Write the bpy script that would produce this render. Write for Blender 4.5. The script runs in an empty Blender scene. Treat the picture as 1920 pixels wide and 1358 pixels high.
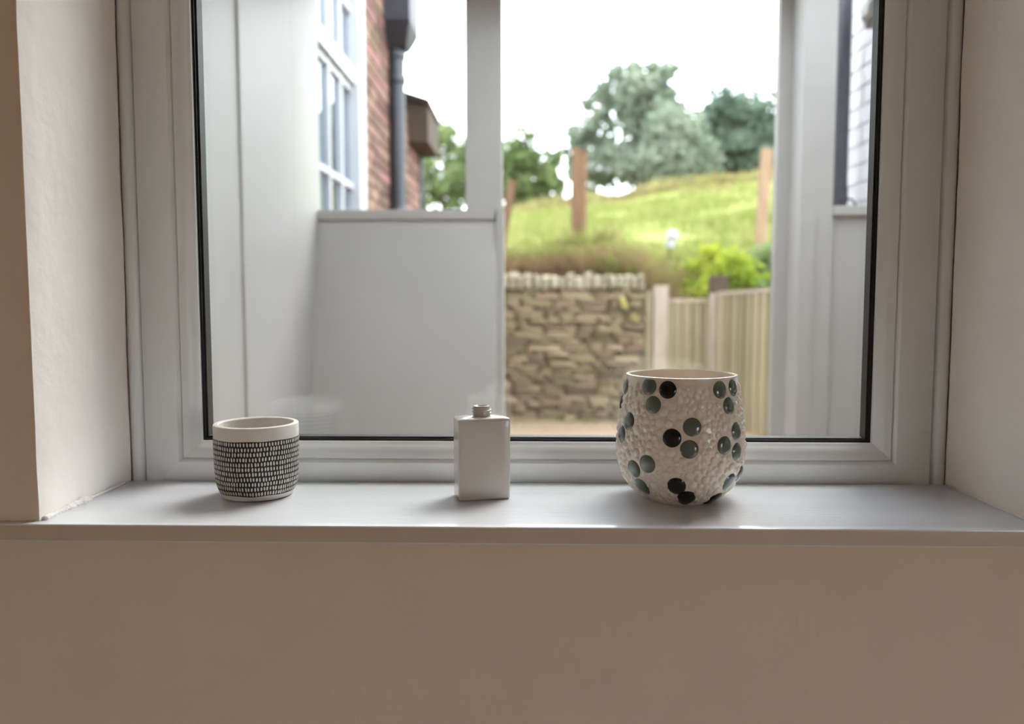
import bpy, bmesh, math, random
import numpy as np
from mathutils import Vector, Matrix, noise
random.seed(7); RNG = np.random.default_rng(11)
PI = math.pi
S = bpy.context.scene
COL = S.collection

# ------------------------------------------------------------------ camera, sky, exposure
F = 1550.0; CZ = 1.167
PITCH = math.atan((679 - 560) / F); YAW = math.atan(35 / F)
cd = bpy.data.cameras.new('camera'); cam = bpy.data.objects.new('camera', cd); COL.objects.link(cam)
cam.location = (0, 0, CZ); cam.rotation_euler = (PI / 2 - PITCH, 0, YAW)
cd.sensor_width = 36; cd.lens = F / 1920 * 36; cd.clip_start = .02; cd.clip_end = 400
cd.dof.use_dof = True; cd.dof.focus_distance = 1.09; cd.dof.aperture_fstop = 2.8
S.camera = cam
wd = bpy.data.worlds.new('overcast_sky'); S.world = wd; wd.use_nodes = True
bg = wd.node_tree.nodes['Background']
bg.inputs[0].default_value = (.89, .945, 1.0, 1); bg.inputs[1].default_value = 8.0
sd = bpy.data.lights.new('hazy_sun', 'SUN'); sun = bpy.data.objects.new('hazy_sun', sd); COL.objects.link(sun)
sd.energy = 4.6; sd.angle = math.radians(25); sd.color = (1, .95, .86)
sun.rotation_euler = (math.radians(-32), math.radians(24), 0)
S.view_settings.view_transform = 'Standard'; S.view_settings.look = 'None'
S.view_settings.exposure = 0.0; S.view_settings.gamma = 1.0; S.view_settings.use_curve_mapping = False
S.cycles.transparent_max_bounces = 24; S.cycles.max_bounces = 14; S.cycles.diffuse_bounces = 8

def at(px, py, Y):
    """world point at distance plane Y that stands behind photo pixel (px,py): used only to measure positions"""
    d = Vector(((px - 960) / F, -(py - 679) / F, -1.0))
    d = cam.rotation_euler.to_matrix() @ d
    return Vector((0, 0, CZ)) + d * (Y / d.y)

# ------------------------------------------------------------------ materials
ALB = 1.0
def lin(c):
    return tuple(ALB * ((v / 255) / 12.92 if v <= 10 else ((v / 255 + .055) / 1.055) ** 2.4) for v in c) + (1,)
MATS = {}
def mat(name, col, rough=.6, spec=.4, var=0.0, scale=8, bump=0.0, bscale=40, col2=None, metal=0, objrand=0.0, coat=0, stretch=(1, 1, 1)):
    m = bpy.data.materials.new(name); m.use_nodes = True; MATS[name] = m
    nt = m.node_tree; N, L = nt.nodes, nt.links; b = N['Principled BSDF']
    b.inputs['Base Color'].default_value = lin(col); b.inputs['Roughness'].default_value = rough
    b.inputs['Specular IOR Level'].default_value = spec; b.inputs['Metallic'].default_value = metal
    b.inputs['Coat Weight'].default_value = coat
    tc = N.new('ShaderNodeTexCoord'); mp = N.new('ShaderNodeMapping'); mp.inputs['Scale'].default_value = stretch
    L.new(tc.outputs['Object'], mp.inputs[0])
    src = None
    if var or col2:
        nz = N.new('ShaderNodeTexNoise'); nz.inputs['Scale'].default_value = scale; nz.inputs['Detail'].default_value = 6
        L.new(mp.outputs[0], nz.inputs[0])
        rp = N.new('ShaderNodeValToRGB'); e = rp.color_ramp.elements
        e[0].position = .32; e[1].position = .68
        c2 = lin(col2) if col2 else tuple(v * (1 - var) for v in lin(col)[:3]) + (1,)
        e[0].color = lin(col); e[1].color = c2
        L.new(nz.outputs[0], rp.inputs[0]); src = rp.outputs[0]
    if objrand:
        oi = N.new('ShaderNodeObjectInfo'); hs = N.new('ShaderNodeHueSaturation')
        mr = N.new('ShaderNodeMapRange'); mr.inputs[3].default_value = 1 - objrand; mr.inputs[4].default_value = 1 + objrand
        L.new(oi.outputs['Random'], mr.inputs[0]); L.new(mr.outputs[0], hs.inputs['Value'])
        mul = N.new('ShaderNodeMath'); mul.operation = 'MULTIPLY'; mul.inputs[1].default_value = 17.3
        fr = N.new('ShaderNodeMath'); fr.operation = 'FRACT'
        L.new(oi.outputs['Random'], mul.inputs[0]); L.new(mul.outputs[0], fr.inputs[0])
        m2 = N.new('ShaderNodeMapRange'); m2.inputs[3].default_value = .5 - objrand * .06; m2.inputs[4].default_value = .5 + objrand * .05
        L.new(fr.outputs[0], m2.inputs[0]); L.new(m2.outputs[0], hs.inputs['Hue'])
        if src: L.new(src, hs.inputs['Color'])
        else: hs.inputs['Color'].default_value = lin(col)
        src = hs.outputs[0]
    if src: L.new(src, b.inputs['Base Color'])
    if bump:
        n2 = N.new('ShaderNodeTexNoise'); n2.inputs['Scale'].default_value = bscale; n2.inputs['Detail'].default_value = 5
        L.new(mp.outputs[0], n2.inputs[0])
        bp = N.new('ShaderNodeBump'); bp.inputs['Strength'].default_value = bump; bp.inputs['Distance'].default_value = .01
        L.new(n2.outputs[0], bp.inputs['Height']); L.new(bp.outputs[0], b.inputs['Normal'])
    return m

def leafmat(name, col, col2, scale=1.2, trans=.45):
    m = bpy.data.materials.new(name); m.use_nodes = True; MATS[name] = m
    nt = m.node_tree; N, L = nt.nodes, nt.links; N.remove(N['Principled BSDF']); out = N['Material Output']
    tc = N.new('ShaderNodeTexCoord'); nz = N.new('ShaderNodeTexNoise'); nz.inputs['Scale'].default_value = scale; nz.inputs['Detail'].default_value = 5
    L.new(tc.outputs['Object'], nz.inputs[0])
    rp = N.new('ShaderNodeValToRGB'); e = rp.color_ramp.elements; e[0].position = .38; e[1].position = .62
    e[0].color = lin(col); e[1].color = lin(col2); L.new(nz.outputs[0], rp.inputs[0])
    d = N.new('ShaderNodeBsdfDiffuse'); t = N.new('ShaderNodeBsdfTranslucent'); mx = N.new('ShaderNodeMixShader'); mx.inputs[0].default_value = trans
    L.new(rp.outputs[0], d.inputs[0]); L.new(rp.outputs[0], t.inputs[0]); L.new(d.outputs[0], mx.inputs[1]); L.new(t.outputs[0], mx.inputs[2])
    L.new(mx.outputs[0], out.inputs[0]); return m

def glassmat(name, tint=(1, 1, 1, 1), f0=.04):
    m = bpy.data.materials.new(name); m.use_nodes = True; MATS[name] = m
    nt = m.node_tree; N, L = nt.nodes, nt.links; N.remove(N['Principled BSDF']); out = N['Material Output']
    lw = N.new('ShaderNodeLayerWeight'); lw.inputs[0].default_value = .5
    pw = N.new('ShaderNodeMath'); pw.operation = 'POWER'; pw.inputs[1].default_value = 5
    L.new(lw.outputs['Facing'], pw.inputs[0])
    ma = N.new('ShaderNodeMath'); ma.operation = 'MULTIPLY_ADD'; ma.inputs[1].default_value = 1 - f0; ma.inputs[2].default_value = f0
    L.new(pw.outputs[0], ma.inputs[0])
    t = N.new('ShaderNodeBsdfTransparent'); t.inputs[0].default_value = tint
    g = N.new('ShaderNodeBsdfGlossy'); g.inputs['Roughness'].default_value = 0
    mx = N.new('ShaderNodeMixShader'); L.new(ma.outputs[0], mx.inputs[0]); L.new(t.outputs[0], mx.inputs[1]); L.new(g.outputs[0], mx.inputs[2])
    L.new(mx.outputs[0], out.inputs[0]); return m

mat('wall_paint', (229, 213, 196), .75, .25, col2=(225, 210, 194), scale=14, bump=.06, bscale=140)
mat('reveal_daylit', (240, 235, 231), .6, .3, col2=(235, 230, 226), scale=4, bump=.25, bscale=22)  # same paint as the wall, lightened: window daylight is put into the colour
mat('sill_gloss', (228, 230, 237), .17, .7, col2=(221, 223, 230), scale=6, bump=.05, bscale=60, stretch=(.25, 4, 1))
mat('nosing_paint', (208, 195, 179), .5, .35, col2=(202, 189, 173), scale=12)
mat('caulk', (226, 223, 222), .55, .4, bump=.4, bscale=200)
mat('upvc', (222, 225, 226), .3, .5)
mat('black_rubber', (14, 16, 20), .5, .4)
glassmat('window_glass', (.985, .99, .988, 1))
glassmat('far_glass', (.9, .95, 1, 1), .06)
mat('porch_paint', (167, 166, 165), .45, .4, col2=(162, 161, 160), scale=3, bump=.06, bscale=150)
mat('ceiling_paint', (235, 232, 228), .8, .2)
mat('floorboard', (204, 190, 172), .45, .4, col2=(190, 174, 156), scale=5, stretch=(1, .1, 1))
ALB = .385      # outdoor colours evenly darkened to offset the raised sky strength
mat('white_render', (232, 231, 228), .8, .2, var=.06, scale=6, bump=.2)
mat('paving', (214, 184, 156), .9, .2, col2=(196, 170, 140), scale=3, bump=.3, bscale=30)
mat('red_brick', (158, 112, 98), .9, .2, col2=(196, 164, 148), scale=7, bump=.4, bscale=60, objrand=.5)
mat('mortar', (226, 216, 206), .95, .1, var=.15, scale=20, bump=.3)
ALB = .9
mat('white_brick', (238, 238, 242), .6, .35, col2=(228, 229, 236), scale=12, bump=.25, bscale=50)
ALB = .385
ALB = .52
mat('sash_paint', (232, 236, 242), .5, .4)
ALB = .385
mat('slate_pipe', (58, 70, 84), .4, .5)
mat('grey_pipe', (110, 118, 132), .4, .5)
mat('black_paint', (52, 58, 74), .5, .4)
mat('timber_dark', (118, 98, 84), .8, .2, col2=(92, 80, 70), scale=8)
mat('roof_tile', (70, 62, 60), .85, .2, var=.3, scale=9)
mat('stone', (208, 188, 154), .95, .1, col2=(168, 148, 120), scale=9, bump=.6, bscale=25, objrand=.38)
mat('coping_stone', (240, 230, 204), .95, .1, col2=(196, 182, 150), scale=12, bump=.6, bscale=25, objrand=.22)
mat('wall_core', (120, 104, 84), 1, .05, var=.3, scale=12)
mat('gate_wood', (226, 212, 180), .85, .2, col2=(176, 162, 124), scale=9, objrand=.3, stretch=(3, 3, .4))
mat('gate_post', (240, 222, 204), .85, .2, col2=(214, 194, 172), scale=9, stretch=(3, 3, .4))
mat('post_pale', (226, 190, 160), .9, .15, col2=(196, 160, 130), scale=6, stretch=(3, 3, .5))
mat('post_wood', (176, 138, 108), .9, .15, col2=(134, 104, 82), scale=6, stretch=(3, 3, .5))
mat('earth', (128, 98, 70), 1, .05, col2=(96, 76, 54), scale=4, bump=.5)
mat('meadow', (190, 196, 118), 1, .05, col2=(168, 180, 98), scale=.9, bump=.4, bscale=6)
leafmat('grass_blade', (194, 201, 122), (170, 186, 98), 1.1, .4)
leafmat('grass_pale', (226, 222, 152), (200, 204, 124), 1.1, .4)
leafmat('grass_dry', (222, 190, 150), (176, 142, 108), 2, .3)
leafmat('leaf_lime', (228, 240, 96), (176, 212, 76), 2.5, .5)
leafmat('leaf_mid', (186, 208, 146), (146, 174, 112), .7, .45)
leafmat('leaf_haze', (220, 232, 208), (190, 212, 184), .5, .5)  # distance haze is put into these paler leaf colours
leafmat('leaf_deep', (164, 188, 164), (138, 166, 146), .4, .45)
leafmat('leaf_olive', (192, 214, 150), (156, 184, 122), .6, .5)
mat('bark', (112, 98, 84), .95, .1, var=.3, scale=5)
mat('white_plastic', (238, 238, 240), .4, .5)
mat('chrome', (186, 182, 172), .3, .5, metal=.6)
mat('opal_glass', (224, 224, 226), .3, .5)
mat('pane_backing_white', (226, 232, 238), .9, .1)
mat('petal', (232, 226, 120), .8, .2)
ALB = 1.0
mat('clay_white', (212, 208, 203), .7, .3, col2=(204, 199, 193), scale=30, bump=.08, bscale=200)
mat('band_black', (22, 22, 22), .55, .4)
mat('dash_cream', (204, 199, 188), .7, .3)
mat('bottle_glaze', (194, 189, 183), .16, .5, coat=.3)
mat('pot_glaze', (226, 216, 204), .2, .5, coat=.3)
mat('dot_green', (82, 94, 86), .12, .6, coat=.6)
mat('dot_black', (10, 13, 11), .15, .35, coat=.15)
mat('lamp_enamel', (60, 64, 62), .4, .4)

# ------------------------------------------------------------------ mesh helpers
ORIG = {}
class MB:
    def __init__(s): s.v = []; s.f = []; s.mi = []
    def face(s, *idx, m=0): s.f.append(idx); s.mi.append(m)
    def add(s, vs, fs, m=0):
        o = len(s.v); s.v += [tuple(v) for v in vs]
        for q in fs: s.f.append(tuple(i + o for i in q)); s.mi.append(m)
    def box(s, x0, x1, y0, y1, z0, z1, m=0):
        s.add([(x, y, z) for z in (z0, z1) for y in (y0, y1) for x in (x0, x1)],
              [(0, 2, 3, 1), (4, 5, 7, 6), (0, 1, 5, 4), (2, 6, 7, 3), (0, 4, 6, 2), (1, 3, 7, 5)], m)
    def tube(s, pts, rad, n=10, cap=True, m=0):
        pts = [Vector(p) for p in pts]; k = len(pts); rad = rad if hasattr(rad, '__len__') else [rad] * k
        o = len(s.v); up = None
        for i, p in enumerate(pts):
            t = (pts[min(i + 1, k - 1)] - pts[max(i - 1, 0)]).normalized()
            if up is None: up = t.orthogonal().normalized()
            up = (up - t * up.dot(t)).normalized(); w = t.cross(up)
            for j in range(n):
                a = 2 * PI * j / n; s.v.append(tuple(p + (up * math.cos(a) + w * math.sin(a)) * rad[i]))
        for i in range(k - 1):
            for j in range(n):
                a, b = o + i * n + j, o + i * n + (j + 1) % n
                s.f.append((a, b, b + n, a + n)); s.mi.append(m)
        if cap:
            s.f.append(tuple(o + j for j in range(n))[::-1]); s.mi.append(m)
            s.f.append(tuple(o + (k - 1) * n + j for j in range(n))); s.mi.append(m)
    def lathe(s, prof, cx, cy, n=96, m=0):
        o = len(s.v); k = len(prof)
        for r, z in prof:
            for j in range(n):
                a = 2 * PI * j / n; s.v.append((cx + r * math.cos(a), cy + r * math.sin(a), z))
        for i in range(k - 1):
            for j in range(n):
                a, b = o + i * n + j, o + i * n + (j + 1) % n
                s.f.append((a, b, b + n, a + n)); s.mi.append(m)
        s.f.append(tuple(o + j for j in range(n))[::-1]); s.mi.append(m)
        s.f.append(tuple(o + (k - 1) * n + j for j in range(n))); s.mi.append(m)
    def build(s, name, mats, parent=None, smooth=False, bevel=0, fix=True, origin=None):
        me = bpy.data.meshes.new(name)
        o = Vector((0, 0, 0))
        if parent is not None: o = ORIG[parent.name]
        elif origin is not None: o = Vector(origin)
        me.from_pydata([(v[0] - o.x, v[1] - o.y, v[2] - o.z) for v in s.v], [], s.f)
        mats = [mats] if isinstance(mats, str) else mats
        for q in mats: me.materials.append(MATS[q])
        if len(mats) > 1: me.polygons.foreach_set('material_index', s.mi)
        if fix or bevel:
            bm = bmesh.new(); bm.from_mesh(me)
            if fix: bmesh.ops.recalc_face_normals(bm, faces=bm.faces)
            if bevel:
                ed = [e for e in bm.edges if len(e.link_faces) == 2 and e.calc_face_angle(0) > .5]
                bmesh.ops.bevel(bm, geom=ed, offset=bevel, segments=2, affect='EDGES', profile=.6)
            bm.to_mesh(me); bm.free()
        if smooth:
            me.polygons.foreach_set('use_smooth', [True] * len(me.polygons))
            if smooth != 'all': me.set_sharp_from_angle(angle=math.radians(38))
        ob = bpy.data.objects.new(name, me); COL.objects.link(ob)
        if parent is not None: ob.parent = parent
        else: ob.location = o
        ORIG[ob.name] = o
        return ob

def tag(o, label, cat, group=None, kind=None):
    o['label'] = label; o['category'] = cat
    if group: o['group'] = group
    if kind: o['kind'] = kind
    return o
def thing(name, loc, label, cat, group=None, kind=None):
    o = bpy.data.objects.new(name, None); COL.objects.link(o); o.location = loc; o.empty_display_size = .05
    ORIG[o.name] = Vector(loc); return tag(o, label, cat, group, kind)
def part_box(name, m, parent, *b, bevel=0):
    q = MB(); q.box(*b); return q.build(name, m, parent, bevel=bevel)
def instance(name, me, parent, loc, scale=(1, 1, 1), rot=(0, 0, 0)):
    o = bpy.data.objects.new(name, me); COL.objects.link(o); o.parent = parent
    o.location = Vector(loc) - ORIG[parent.name]; o.scale = scale; o.rotation_euler = rot
    return o

# ------------------------------------------------------------------ the room
RXL, RXR = -.592, .602          # window reveal
WY0, WY1 = .965, 1.32           # wall front: inner and outer face
ZS = .9                         # sill top
w = MB()
w.box(-1.9, RXL, WY0, WY1, 0, 2.45); w.box(RXR, 2.1, WY0, WY1, 0, 2.45)
w.box(RXL, RXR, WY0, WY1, 2.08, 2.45)
w.box(RXL, RXR, WY0, 1.186, 0, .878); w.box(RXL, RXR, 1.186, WY1, 0, .853)
wf = w.build('wall_front', 'wall_paint'); tag(wf, 'pinkish beige plastered wall around and below the window', 'wall', kind='structure')
# painted plaster lining of the reveal cheeks, slightly uneven
def cheek(x, sgn):
    q = MB(); ny, nz_ = 14, 60
    for i in range(nz_ + 1):
        for j in range(ny + 1):
            z = .9 + (2.08 - .9) * i / nz_; y = WY0 - .0008 + (1.189 - WY0 + .0008) * j / ny
            d = .0035 + .0018 * noise.noise(Vector((x * 9, y * 11, z * 7))) + .0008 * noise.noise(Vector((x * 9, y * 40, z * 26)))
            if j == 0: d = .0012 + .001 * noise.noise(Vector((3, 1, z * 18)))
            q.v.append((x + sgn * d, y, z))
    for i in range(nz_):
        for j in range(ny):
            a = i * (ny + 1) + j; q.face(a, a + 1, a + ny + 2, a + ny + 1)
    o = len(q.v)
    for i in range(nz_ + 1):
        for j in (0, ny): q.v.append((x, q.v[i * (ny + 1) + j][1], q.v[i * (ny + 1) + j][2]))
    for i in range(nz_):
        q.face(i * (ny + 1), (i + 1) * (ny + 1), o + 2 * i + 2, o + 2 * i)
        q.face(i * (ny + 1) + ny, (i + 1) * (ny + 1) + ny, o + 2 * i + 3, o + 2 * i + 1)
    return q.build('reveal_plaster', 'reveal_daylit', wf, smooth=True)
cheek(RXL, 1); cheek(RXR, -1)
part_box('reveal_plaster', 'reveal_daylit', wf, RXL + .006, RXR - .006, WY0 + .001, 1.189, 2.076, 2.08)
# crumbly filler bead where the left cheek meets the sill
q = MB(); pts = []; rr = []
for i in range(60):
    t = i / 59; y = .968 + t * .2; pts.append((RXL + .005, y, .9012)); a = 1 if t < .55 else .55
    rr.append((.0034 + .003 * abs(noise.noise(Vector((y * 130, 2, 1)))) + .0012 * noise.noise(Vector((y * 400, 5, 1)))) * a * (1.5 if .25 < t < .5 else 1))
q.tube(pts, rr, 10); q.build('filler', 'caulk', wf, smooth='all')
q = MB(); q.tube([(RXR - .005, .968 + i * .0035, .9005) for i in range(60)], [.0022 + .0008 * noise.noise(Vector((i * .7, 3, 1))) for i in range(60)], 8)
q.build('filler', 'caulk', wf, smooth='all')

for nm, b, m, lab, cat in [
    ('wall_left', (-1.9, -1.8, -2.6, WY0, 0, 2.45), 'wall_paint', 'plain beige side wall left of the camera', 'wall'),
    ('wall_back', (-1.9, 2.1, -2.7, -2.6, 0, 2.45), 'wall_paint', 'plain beige wall behind the camera', 'wall'),
    ('ceiling', (-1.9, 2.1, -2.7, WY1, 2.45, 2.55), 'ceiling_paint', 'white flat ceiling of the room', 'ceiling'),
    ('floor', (-1.9, 2.1, -2.7, WY1, -.1, 0), 'floorboard', 'wood floor of the room', 'floor')]:
    q = MB(); q.box(*b); tag(q.build(nm, m), lab, cat, kind='structure')

q = MB(); VY0, VY1, VZ0, VZ1 = -1.9, -.5, .25, 1.3       # side wall with an unseen window, added to fill the room with daylight
q.box(2.0, 2.1, -2.6, VY0, 0, 2.45); q.box(2.0, 2.1, VY1, WY0, 0, 2.45); q.box(2.0, 2.1, VY0, VY1, 0, VZ0); q.box(2.0, 2.1, VY0, VY1, VZ1, 2.45)
tag(q.build('wall_right', 'wall_paint'), 'beige side wall with an added fill window right of the camera', 'wall', kind='structure')
w2 = thing('fill_window', (2.05, -1.2, VZ0), 'added window right of the camera that fills the room with daylight', 'window', kind='structure')
for b in ((2.02, 2.08, VY0, VY0 + .06, VZ0, VZ1), (2.02, 2.08, VY1 - .06, VY1, VZ0, VZ1), (2.02, 2.08, VY0 + .06, VY1 - .06, VZ0, VZ0 + .06),
          (2.02, 2.08, VY0 + .06, VY1 - .06, VZ1 - .06, VZ1), (2.03, 2.07, -1.225, -1.175, VZ0 + .06, VZ1 - .06)):
    q = MB(); q.box(*b); q.build('frame', 'upvc', w2)
for a_, b_ in ((VY0 + .06, -1.225), (-1.175, VY1 - .06)):
    q = MB(); q.box(2.048, 2.052, a_, b_, VZ0 + .06, VZ1 - .06); q.build('pane', 'window_glass', w2)

# window sill board with a nosing that runs a little past the opening
q = MB()
ol = [(-.95, .951), (1.2, .951), (1.2, .9655), (RXR - .001, .9655), (RXR - .001, 1.187), (RXL + .001, 1.187), (RXL + .001, .9655), (-.95, .9655)]
n = len(ol)
q.v = [(x, y, .8785) for x, y in ol] + [(x, y, ZS) for x, y in ol]
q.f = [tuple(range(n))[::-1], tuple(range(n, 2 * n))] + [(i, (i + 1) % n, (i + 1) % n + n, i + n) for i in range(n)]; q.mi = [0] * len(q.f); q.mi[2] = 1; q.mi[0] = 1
sill = q.build('trim_1', ['sill_gloss', 'nosing_paint'], bevel=.0018, smooth=True)
tag(sill, 'glossy white painted window sill board carrying the pots', 'window sill', kind='structure')

# ------------------------------------------------------------------ the window: outer frame, sash, beads, gasket, two panes
win = thing('window_1', (0, 1.22, .853), 'white plastic framed window with double glazing above the sill', 'window', kind='structure')
def mitred(name, m, rect, prof, parent, sides='LRBT'):
    x0, x1, z0, z1 = rect; k = len(prof)
    for sd_ in sides:
        q = MB()
        for u, y in prof:
            if sd_ == 'L': q.v += [(x0 + u, y, z0 + u), (x0 + u, y, z1 - u)]
            if sd_ == 'R': q.v += [(x1 - u, y, z0 + u), (x1 - u, y, z1 - u)]
            if sd_ == 'B': q.v += [(x0 + u, y, z0 + u), (x1 - u, y, z0 + u)]
            if sd_ == 'T': q.v += [(x0 + u, y, z1 - u), (x1 - u, y, z1 - u)]
        for i in range(k):
            a, b = 2 * i, 2 * ((i + 1) % k); q.face(a, b, b + 1, a + 1)
        q.face(*[2 * i for i in range(k)]); q.face(*[2 * i + 1 for i in range(k)][::-1])
        q.build(name, m, parent, smooth=True)
OX0, OX1, OZ0, OZ1 = -.5905, .6005, .854, 2.075
mitred('outer_frame', 'upvc', (OX0, OX1, OZ0, OZ1),
       [(0, 1.196), (.003, 1.1915), (.008, 1.1885), (.014, 1.1885), (.0185, 1.1915), (.021, 1.197), (.0222, 1.203), (.0222, 1.285), (0, 1.285)], win)
SR = (OX0 + .0225, OX1 - .0225, OZ0 + .0225, OZ1 - .0225)
mitred('sash_member', 'upvc', SR,
       [(0, 1.199), (.0015, 1.192), (.005, 1.1895), (.051, 1.1885), (.0535, 1.1905), (.0555, 1.1945), (.0555, 1.268), (0, 1.268)], win)
mitred('glazing_bead', 'upvc', SR,
       [(.0557, 1.195), (.058, 1.1925), (.064, 1.1935), (.070, 1.197), (.0745, 1.2025), (.077, 1.2045), (.0795, 1.2065), (.0795, 1.2125), (.0557, 1.2125)], win)
mitred('gasket', 'black_rubber', SR, [(.0557, 1.2127), (.083, 1.2127), (.083, 1.2138), (.0557, 1.2138)], win)
mitred('spacer', 'black_rubber', SR, [(.0557, 1.2182), (.0852, 1.2182), (.0852, 1.2378), (.0557, 1.2378)], win)
mitred('outer_bead', 'upvc', SR, [(.0557, 1.2422), (.070, 1.2422), (.066, 1.262), (.0557, 1.268)], win)
gx0, gx1, gz0, gz1 = SR[0] + .0557, SR[1] - .0557, SR[2] + .0557, SR[3] - .0557
part_box('pane', 'window_glass', win, gx0, gx1, 1.214, 1.218, gz0, gz1)
part_box('pane', 'window_glass', win, gx0, gx1, 1.238, 1.242, gz0, gz1)

# ------------------------------------------------------------------ pots on the sill
# small pot: white clay, black band, scratched light dashes
P1 = (-.3725, 1.105)
def r1(h):   # outer radius by height
    return float(np.interp(h, [0, .002, .008, .016, .026, .04, .06, .1], [.044, .0462, .0492, .0522, .0540, .0549, .0555, .0560]))
pot = thing('small_pot', (P1[0], P1[1], ZS), 'small white clay pot with black band of scratched pale dashes', 'pot')
prof = [(.02, ZS + .0006), (.042, ZS), (r1(.002), ZS + .0015)] + [(r1(h), ZS + h) for h in (.005, .008, .012, .016, .021, .026, .033, .04, .06, .08, .0965)]
prof += [(.0556, ZS + .0985), (.0545, ZS + .0993), (.0495, ZS + .0993), (.0482, ZS + .098), (.0478, ZS + .09), (.047, ZS + .03), (.043, ZS + .014), (.03, ZS + .01), (.001, ZS + .0095)]
q = MB(); q.lathe(prof, *P1, n=112); body = q.build('body', 'clay_white', pot, smooth=True)
q = MB(); nb = 112; hs = [.008, .012, .017, .024, .034, .05, .065, .0815]
for h in hs:
    for j in range(nb):
        a = 2 * PI * j / nb; r = r1(h) + .0003; z = ZS + h + (.0008 * noise.noise(Vector((math.cos(a) * 2, math.sin(a) * 2, h * 20))) if h in (.008, .0815) else 0)
        q.v.append((P1[0] + r * math.cos(a), P1[1] + r * math.sin(a), z))
for i in range(len(hs) - 1):
    for j in range(nb):
        a, b = i * nb + j, i * nb + (j + 1) % nb; q.face(a, b, b + nb, a + nb)
o = q.build('painted_band', 'band_black', pot, smooth='all'); o['label'] = 'matt black painted band'
q = MB(); rows = 11
for k in range(rows):
    zc = .0112 + k * (.0815 - .0088) / rows + .0006; cnt = 86; ph = random.random()
    for j in range(cnt):
        a0 = 2 * PI * (j + ph + random.uniform(-.1, .1)) / cnt
        wob = .0009 * noise.noise(Vector((math.cos(a0) * 2.2, math.sin(a0) * 2.2, k * .55)))
        hh = .0027 + random.uniform(-.0003, .0003); hw = .0012 * random.uniform(.85, 1.1) ; hz = zc + wob; tl = random.uniform(-.08, .08)
        vs = []
        for e in range(8):
            ang = 2 * PI * e / 8 + PI / 8
            cu = math.copysign(abs(math.cos(ang)) ** .8, math.cos(ang)) * hw; cv = math.copysign(abs(math.sin(ang)) ** .8, math.sin(ang)) * hh
            cu += tl * cv; h = max(.003, hz + cv); r = r1(h) + .00055; aa = a0 + cu / r
            vs.append((P1[0] + r * math.cos(aa), P1[1] + r * math.sin(aa), ZS + h))
        q.add(vs, [tuple(range(8))])
o = q.build('dash_pattern', 'dash_cream', pot, fix=False); o['kind'] = 'stuff'; o['label'] = 'rows of pale scratched dashes'

# bottle: rectangular glazed ceramic bottle with a screw neck
BL = (-.0655, 1.098); BW, BD, BH = .0705, .041, .1085
bot = thing('ceramic_bottle', (BL[0], BL[1], ZS), 'white glazed rectangular ceramic bottle with short screw neck', 'bottle')
bm = bmesh.new(); bmesh.ops.create_cube(bm, size=1)
for v in bm.verts: v.co = (v.co.x * BW, v.co.y * BD, (v.co.z + .5) * BH)
bmesh.ops.bevel(bm, geom=[e for e in bm.edges], offset=.0032, segments=4, affect='EDGES', profile=.5)
bmesh.ops.subdivide_edges(bm, edges=[e for e in bm.edges if e.calc_length() > .02], cuts=6, use_grid_fill=True)
for v in bm.verts:
    if v.co.z > BH - .004:
        d = max(abs(v.co.x) / (BW / 2), abs(v.co.y) / (BD / 2)); v.co.z += .0042 * max(0, 1 - d) ** .8
    t = v.co.z / BH; v.co.x *= 1 - .012 * (1 - t)
me = bpy.data.meshes.new('body'); bm.to_mesh(me); bm.free(); me.materials.append(MATS['bottle_glaze'])
me.polygons.foreach_set('use_smooth', [True] * len(me.polygons))
o = bpy.data.objects.new('body', me); COL.objects.link(o); o.parent = bot
bot.rotation_euler.z = math.radians(15)
ORIG['bottle_local'] = Vector((0, 0, 0))
class _L: name = 'bottle_local'
q = MB(); z0 = BH + .001
q.lathe([(.0128, z0 - .002), (.0118, z0 + .0005), (.0116, z0 + .003), (.0116, z0 + .0135), (.0112, z0 + .0147), (.0095, z0 + .0149), (.0085, z0 + .014), (.0083, z0), (.0082, z0 - .002)], 0, 0, n=48)
nk = q.build('neck', 'bottle_glaze', smooth=True); nk.parent = bot
q = MB(); pts = []; rr = []
for i in range(97):
    t = i / 96; a = t * 2 * PI * 2.1; pts.append((.0119 * math.cos(a - 2), .0119 * math.sin(a - 2), z0 + .0035 + t * .0088)); rr.append(.0011 * min(1, t * 8, (1 - t) * 8) + .0002)
q.tube(pts, rr, 8); th = q.build('screw_thread', 'bottle_glaze', smooth='all'); th.parent = nk

# large pot: bubbled glaze with dark dots
P2 = (.2013, 1.105)
H2 = .1672
PR = [(0, .046), (.006, .056), (.014, .0655), (.026, .0745), (.042, .081), (.06, .0838), (.078, .0842), (.1, .0827), (.125, .0793), (.15, .0755), (H2, .073)]
def cubic(h):
    zs = [p[0] for p in PR]; rs = [p[1] for p in PR]
    acc = 0; wsum = 0
    for d in (-.004, -.002, 0, .002, .004):
        acc += float(np.interp(min(max(h + d, 0), H2), zs, rs)); wsum += 1
    return acc / wsum
DOTS = [(-84.5, .1553), (-43.1, .1601), (-23.1, .1572), (-36.8, .1374), (30, .1569), (51.1, .1581), (40, .1358), (-97.4, .1328), (-64.9, .1078),
        (-76.9, .0886), (-.1, .1074), (-17.4, .0932), (-2.5, .0798), (48.3, .0982), (30.8, .0827), (48, .0719), (-40, .0571), (-56.6, .047), (-52.4, .023),
        (-13.1, .031), (-2.3, .0127), (38.6, .0061), (44.3, .0322), (65.8, .0381),
        (110, .15), (128, .135), (150, .155), (175, .12), (-120, .15), (-140, .11), (-165, .15), (120, .09), (140, .07), (165, .08), (-125, .07), (-145, .05), (178, .04), (115, .04)]
DOTS = [(a, h - .0045 if h > .12 else h) for a, h in DOTS]
BLACK = {2, 11, 19, 20, 21, 7}
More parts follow.
